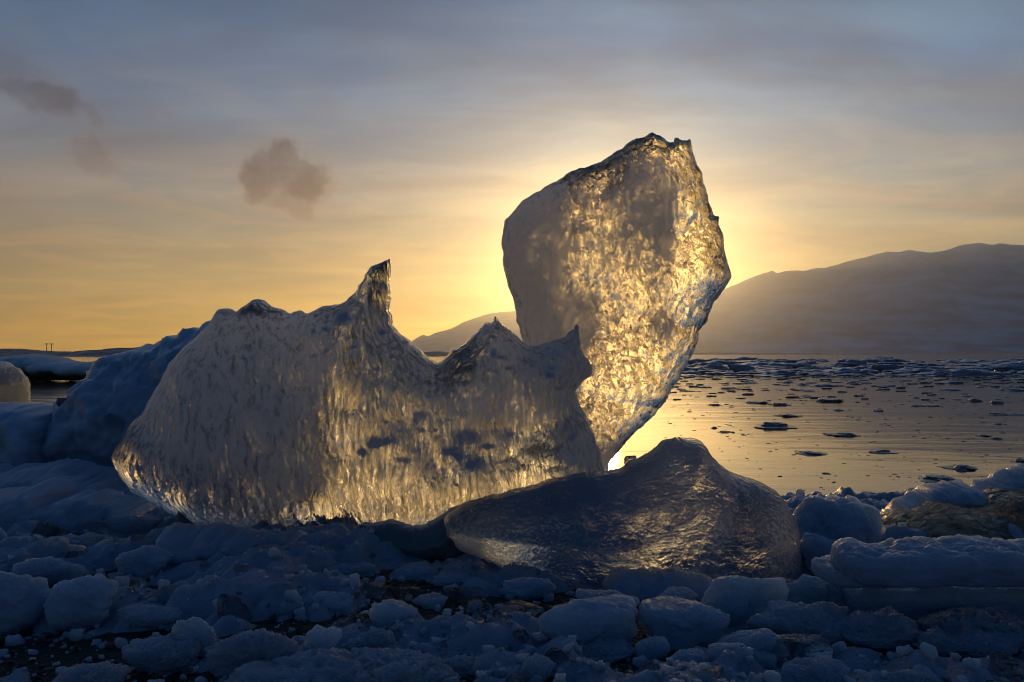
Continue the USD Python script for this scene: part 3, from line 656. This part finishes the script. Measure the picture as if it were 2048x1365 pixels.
BRIGHT = snow_mat('pale_snow_ice', (0.20, 0.285, 0.44), 0.4, 80.0, 0.5, soft=0.8)
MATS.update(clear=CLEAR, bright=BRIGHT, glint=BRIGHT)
SPOT = {1244: (2.98 + .1, None), 114: (4.95, None)}
occupied = []
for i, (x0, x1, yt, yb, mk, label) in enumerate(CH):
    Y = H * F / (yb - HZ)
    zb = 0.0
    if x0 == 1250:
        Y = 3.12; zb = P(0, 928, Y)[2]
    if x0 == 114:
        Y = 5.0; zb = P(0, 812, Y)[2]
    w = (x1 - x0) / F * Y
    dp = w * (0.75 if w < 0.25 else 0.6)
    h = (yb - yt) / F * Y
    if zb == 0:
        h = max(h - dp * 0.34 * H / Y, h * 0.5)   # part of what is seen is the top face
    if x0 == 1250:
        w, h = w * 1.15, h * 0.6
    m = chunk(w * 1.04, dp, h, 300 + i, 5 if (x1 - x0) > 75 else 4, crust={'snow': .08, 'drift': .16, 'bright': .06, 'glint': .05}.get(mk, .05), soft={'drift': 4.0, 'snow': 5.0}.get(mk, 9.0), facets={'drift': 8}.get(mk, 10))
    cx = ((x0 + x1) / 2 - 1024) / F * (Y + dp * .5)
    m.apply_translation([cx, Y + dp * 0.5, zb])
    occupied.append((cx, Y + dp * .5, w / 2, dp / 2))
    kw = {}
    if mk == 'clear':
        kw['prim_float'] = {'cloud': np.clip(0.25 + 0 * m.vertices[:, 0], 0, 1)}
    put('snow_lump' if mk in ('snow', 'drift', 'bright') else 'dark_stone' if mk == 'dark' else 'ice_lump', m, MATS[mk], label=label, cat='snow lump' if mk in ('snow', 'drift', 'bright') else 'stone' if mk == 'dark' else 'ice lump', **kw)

# ---------------------------------------------------------------- snow cover, rubble, stones
def cover(x, y):
    p = np.stack([x, y, 0 * x], 1)
    a = fbm(p, 3.2, 5, 71) * 2
    b = fbm(p, 14, 5, 72) * 2
    near = np.clip((y - 1.9) / 1.2, 0, 1)
    return shore(x, y) - 0.030 + 0.070 * near + 0.11 * a + 0.055 * b - 0.6 * np.clip((y - 4.7 - 0.8 * np.clip(-x - .4, 0, 3)) / 2, 0, 1) + 0.03 * np.clip(np.abs(x) - 1.2, 0, 1) + 0.055 * np.clip((x - 0.25) / 0.3, 0, 1) * np.clip((2.3 - y) / .3, 0, 1)


put('snow_cover', grid(np.linspace(-5.5, 5.5, 560), np.linspace(0.5, 8.5, 420), cover), DRIFT, kind='structure', label='patchy frozen snow over the dark shingle')

r = np.random.default_rng(91)


def scatter(n, sizes, seed, mat, name, label, sub=2, yr=(1.15, 4.4), dens=None, crust=.06, bare=False):
    r = np.random.default_rng(seed)
    protos = [chunk(1, r.uniform(.6, 1), r.uniform(.35, .8), seed * 50 + k, sub, crust, 7, 16.0) for k in range(8)]
    vs, fs, o = [], [], 0
    for _ in range(n):
        y = 1 / r.uniform(1 / yr[1], 1 / yr[0])
        x = r.uniform(-.72, .72) * y
        if dens is not None and r.uniform() > dens(x, y):
            continue
        if bare and cover(np.array([x]), np.array([y]))[0] > shore(np.array([x]), np.array([y]))[0]:
            continue
        s = sizes[0] * (sizes[1] / sizes[0]) ** (r.uniform() ** 1.6)
        a = r.uniform(0, 6.3)
        q = protos[r.integers(8)]
        v = q.vertices * s
        ca, sa = math.cos(a), math.sin(a)
        v = v @ np.array([[ca, sa, 0], [-sa, ca, 0], [0, 0, 1]])
        z = max(shore(np.array([x]), np.array([y]))[0], cover(np.array([x]), np.array([y]))[0])
        vs.append(v + [x, y, z - s * .12]); fs.append(q.faces + o); o += len(v)
    put(name, trimesh.Trimesh(np.vstack(vs), np.vstack(fs), process=False), mat, kind='stuff', label=label)


scatter(5200, (0.006, 0.05), 5, SNOWICE, 'ice_rubble', 'broken ice rubble and snow crumbs between the lumps', 3, crust=.14)
scatter(700, (0.012, 0.06), 9, CLEAR, 'glassy_rubble', 'small glassy ice fragments among the rubble', 2)
scatter(1800, (0.008, 0.04), 6, STONE, 'shingle_stones', 'black pebbles showing through the snow', 2, (1.1, 3.6), bare=True)

# ---------------------------------------------------------------- floes on the lagoon
FL = [
    (1513, 1602, 836, 859, 'snowy blocky floe with a flat tail, largest on the open water'), (1553, 1614, 826, 836, 'thin flat floe just behind the snowy blocky one'),
    (1657, 1722, 861, 874, 'dark humped floe with a pale crest right of the snowy blocky one'), (1599, 1664, 901, 912, 'thin ragged floe in front of the dark humped one'),
    (1745, 1797, 897, 909, 'short straight-sided floe in the middle of the water'), (1896, 1969, 924, 942, 'spiky dark floe behind the flat dark one'),
    (1842, 1936, 948, 966, 'flat dark floe just behind the snow cap of the brown block'), (2006, 2060, 936, 948, 'dark floe cut by the right edge behind the snow cap'),
    (2034, 2066, 915, 926, 'stubby floe at the right edge above the one behind the snow cap'), (1486, 1546, 800, 809, 'low dark double floe nearest the tall block'),
    (1542, 1586, 803, 813, 'flat brownish floe right of the low dark double one'), (1636, 1696, 792, 806, 'dark floe with two small peaks'),
    (1694, 1750, 756, 769, 'bluish floe with a snowy back near the far ice'), (1554, 1592, 760, 768, 'small blue floe left of the bluish snowy-backed one'),
    (1594, 1626, 763, 773, 'dark floe left of the long low blue one'), (1622, 1678, 765, 775, 'long low blue floe in the far water'),
    (1818, 1892, 808, 815, 'thin brown floe in the right half of the water'), (1938, 1970, 792, 805, 'rounded blue floe, left of a close pair'),
    (1978, 2016, 796, 809, 'rounded blue floe, right of a close pair'), (1972, 2070, 823, 832, 'long thin dark floe reaching the right edge'),
    (1749, 1776, 817, 825, 'small brown floe below the dark one with two peaks'), (1709, 1732, 789, 795, 'tiny flat floe right of the dark one with two peaks'),
    (1994, 2018, 846, 852, 'small brown floe below the long thin one at the right edge'), (1958, 1988, 868, 875, 'brown sliver of ice left of a smaller sliver'),
    (1986, 2010, 874, 881, 'smaller brown sliver by the right edge'), (1436, 1472, 861, 868, 'small dark bar of ice near the tall block\'s foot'),
    (1421, 1436, 852, 859, 'tiny bright fragment just above the small dark bar'), (1668, 1692, 818, 824, 'tiny dark fragment above the dark humped floe'),
    (1414, 1446, 806, 813, 'dark sliver close beside the tall block'), (1440, 1484, 773, 781, 'dark low floe in the golden water by the tall block'),
    (1480, 1522, 761, 769, 'dark low floe near the far ice by the tall block'), (1888, 1932, 759, 769, 'bluish floe in the far water towards the right'),
    (1646, 1664, 946, 951, 'tiny dark fragment in the near golden water'), (1760, 1800, 768, 775, 'grey sliver in the far water, middle right'),
    (1880, 1925, 776, 783, 'brown low floe in the far water, right'), (2010, 2060, 775, 784, 'bluish floe by the right edge in the far water'),
    (1600, 1640, 780, 785, 'thin dark line of ice above the two-peaked floe'), (1390, 1425, 772, 778, 'dark sliver touching the tall block\'s right edge'),
]
for i, (x0, x1, yt, yb, label) in enumerate(FL):
    Y = (H - WZ) * F / (yb - 2 - HZ)
    w = (x1 - x0) / F * Y
    h = (yb - yt) / F * Y * 0.4
    r = np.random.default_rng(800 + i)
    parts = []
    main_w = w * r.uniform(.55, .8)
    dp = min(w, (yb - yt) / F * Y * 6)
    for k in range(4):
        ww = main_w if k == 0 else w * r.uniform(.12, .4)
        hh = h * (1 if k == 0 else r.uniform(.25, .75))
        q = chunk(ww, dp * r.uniform(.5, 1), hh, 900 + i * 5 + k, 3, .16, 9, 8.0, 0.6)
        q.apply_translation([(0 if k == 0 else r.uniform(-.5, .5) * (w - ww)), r.uniform(-.2, .2) * dp, 0])
        parts.append(q)
    q = chunk(w, dp, h * .3, 990 + i, 3, .06, 12, 10.0, .8); parts.append(q)
    m = trimesh.util.concatenate(parts)
    m.apply_translation([((x0 + x1) / 2 - 1024) / F * Y, Y + dp * .3, WZ])
    put('ice_floe', m, FLOE if yb > 790 else BERG, label=label, cat='ice floe')

r = np.random.default_rng(33)
vs, fs, o = [], [], 0
pr = [chunk(1, r.uniform(.5, 1), r.uniform(.12, .3), 1200 + k, 2, .08, 9, 8.0, .8) for k in range(8)]
for _ in range(900):
    py = 752 + 240 * r.uniform() ** 2.6
    px = r.uniform(1330, 2150)
    Y = (H - WZ) * F / (py - HZ)
    s = r.uniform(4, 26) * (1 if py < 800 else .4) / F * Y
    v = pr[r.integers(8)].vertices * s * [1, 1, .5] + [(px - 1024) / F * Y, Y, WZ]
    q = pr[0]
    vs.append(v); fs.append(q.faces + o); o += len(v)
for _ in range(160):
    py = 757 + 5 * r.uniform(); px = r.uniform(0, 260); Y = (H - WZ) * F / (py - HZ); s = r.uniform(3, 14) / F * Y
    vs.append(pr[r.integers(8)].vertices * s * [1, 1, .4] + [(px - 1024) / F * Y, Y, WZ]); fs.append(pr[0].faces + o); o += len(vs[-1])
put('brash_ice', trimesh.Trimesh(np.vstack(vs), np.vstack(fs), process=False), FLOE, kind='stuff', label='thin scattered brash ice on the lagoon')

# packed ice along the far side: one mass, with a few bergs that stand out
vs, fs, o = [], [], 0
pr = [chunk(1, r.uniform(.4, .8), r.uniform(.12, .3), 1400 + k, 3, .30, 12, 7.0, .6) for k in range(10)]
for k in range(420):
    py = 721 + 33 * r.uniform() ** 0.8
    px = r.uniform(1320, 2250)
    Y = (H - WZ) * F / (py - HZ)
    sc = r.uniform(16, 95) / F * Y
    q = pr[r.integers(10)]
    v = q.vertices * sc * [1, 1, r.uniform(.22, .5)] + [(px - 1024) / F * Y, Y, WZ]
    vs.append(v); fs.append(q.faces + o); o += len(v)
put('pack_ice', trimesh.Trimesh(np.vstack(vs), np.vstack(fs), process=False), BERG, kind='stuff', label='packed dark blue ice along the far side of the lagoon')
for i, (x0, x1, yt, yb, label) in enumerate([
        (1455, 1512, 722, 746, 'dark blue hump in the far pack ice, nearest the tall block'), (1590, 1650, 728, 744, 'low blue hump in the far pack ice below the notch of the right mountain'),
        (1742, 1800, 722, 742, 'rounded blue berg in the middle of the far pack ice'), (1808, 1880, 726, 742, 'flat blue berg just right of the rounded one in the far pack ice'),
        (1900, 1985, 733, 753, 'wide dark blue berg at the front of the far pack ice'), (1988, 2070, 724, 745, 'blue berg in the far pack ice cut by the right edge')]):
    Y = (H - WZ) * F / (yb - HZ)
    w = (x1 - x0) / F * Y
    m = chunk(w, w * .6, (yb - yt) / F * Y * .6, 1500 + i, 4, .16, 12, 6.0, .5)
    m.apply_translation([((x0 + x1) / 2 - 1024) / F * Y, Y, WZ])
    put('pack_berg', m, BERG, label=label, cat='ice floe')

# iceberg and pylon on the left
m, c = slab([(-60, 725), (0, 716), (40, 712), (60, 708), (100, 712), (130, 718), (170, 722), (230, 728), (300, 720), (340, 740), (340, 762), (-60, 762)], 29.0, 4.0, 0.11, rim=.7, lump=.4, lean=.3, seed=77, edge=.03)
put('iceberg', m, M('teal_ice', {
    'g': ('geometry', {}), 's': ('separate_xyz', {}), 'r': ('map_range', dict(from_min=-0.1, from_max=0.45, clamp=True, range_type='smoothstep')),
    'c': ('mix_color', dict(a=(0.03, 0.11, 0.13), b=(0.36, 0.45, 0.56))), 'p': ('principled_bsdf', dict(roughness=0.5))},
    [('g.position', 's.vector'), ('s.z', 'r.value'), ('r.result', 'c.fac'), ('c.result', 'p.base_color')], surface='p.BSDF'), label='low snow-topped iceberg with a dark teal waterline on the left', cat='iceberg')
t = thing('power_pylon', label='tiny two-legged wooden power pylon on the left horizon', cat='pylon')
Yp = 300.0
for px in (93.5, 103):
    q = trimesh.creation.cylinder(.12, 3.2, sections=8); b = P(px, 700, Yp); q.apply_translation(b + [0, 0, .9]); put('pole', q, STEEL, str(t.GetPath()))
q = trimesh.creation.box([3.4, .16, .18]); q.apply_translation(P(98.5, 688.5, Yp)); put('crossarm', q, STEEL, str(t.GetPath()), smooth=False)
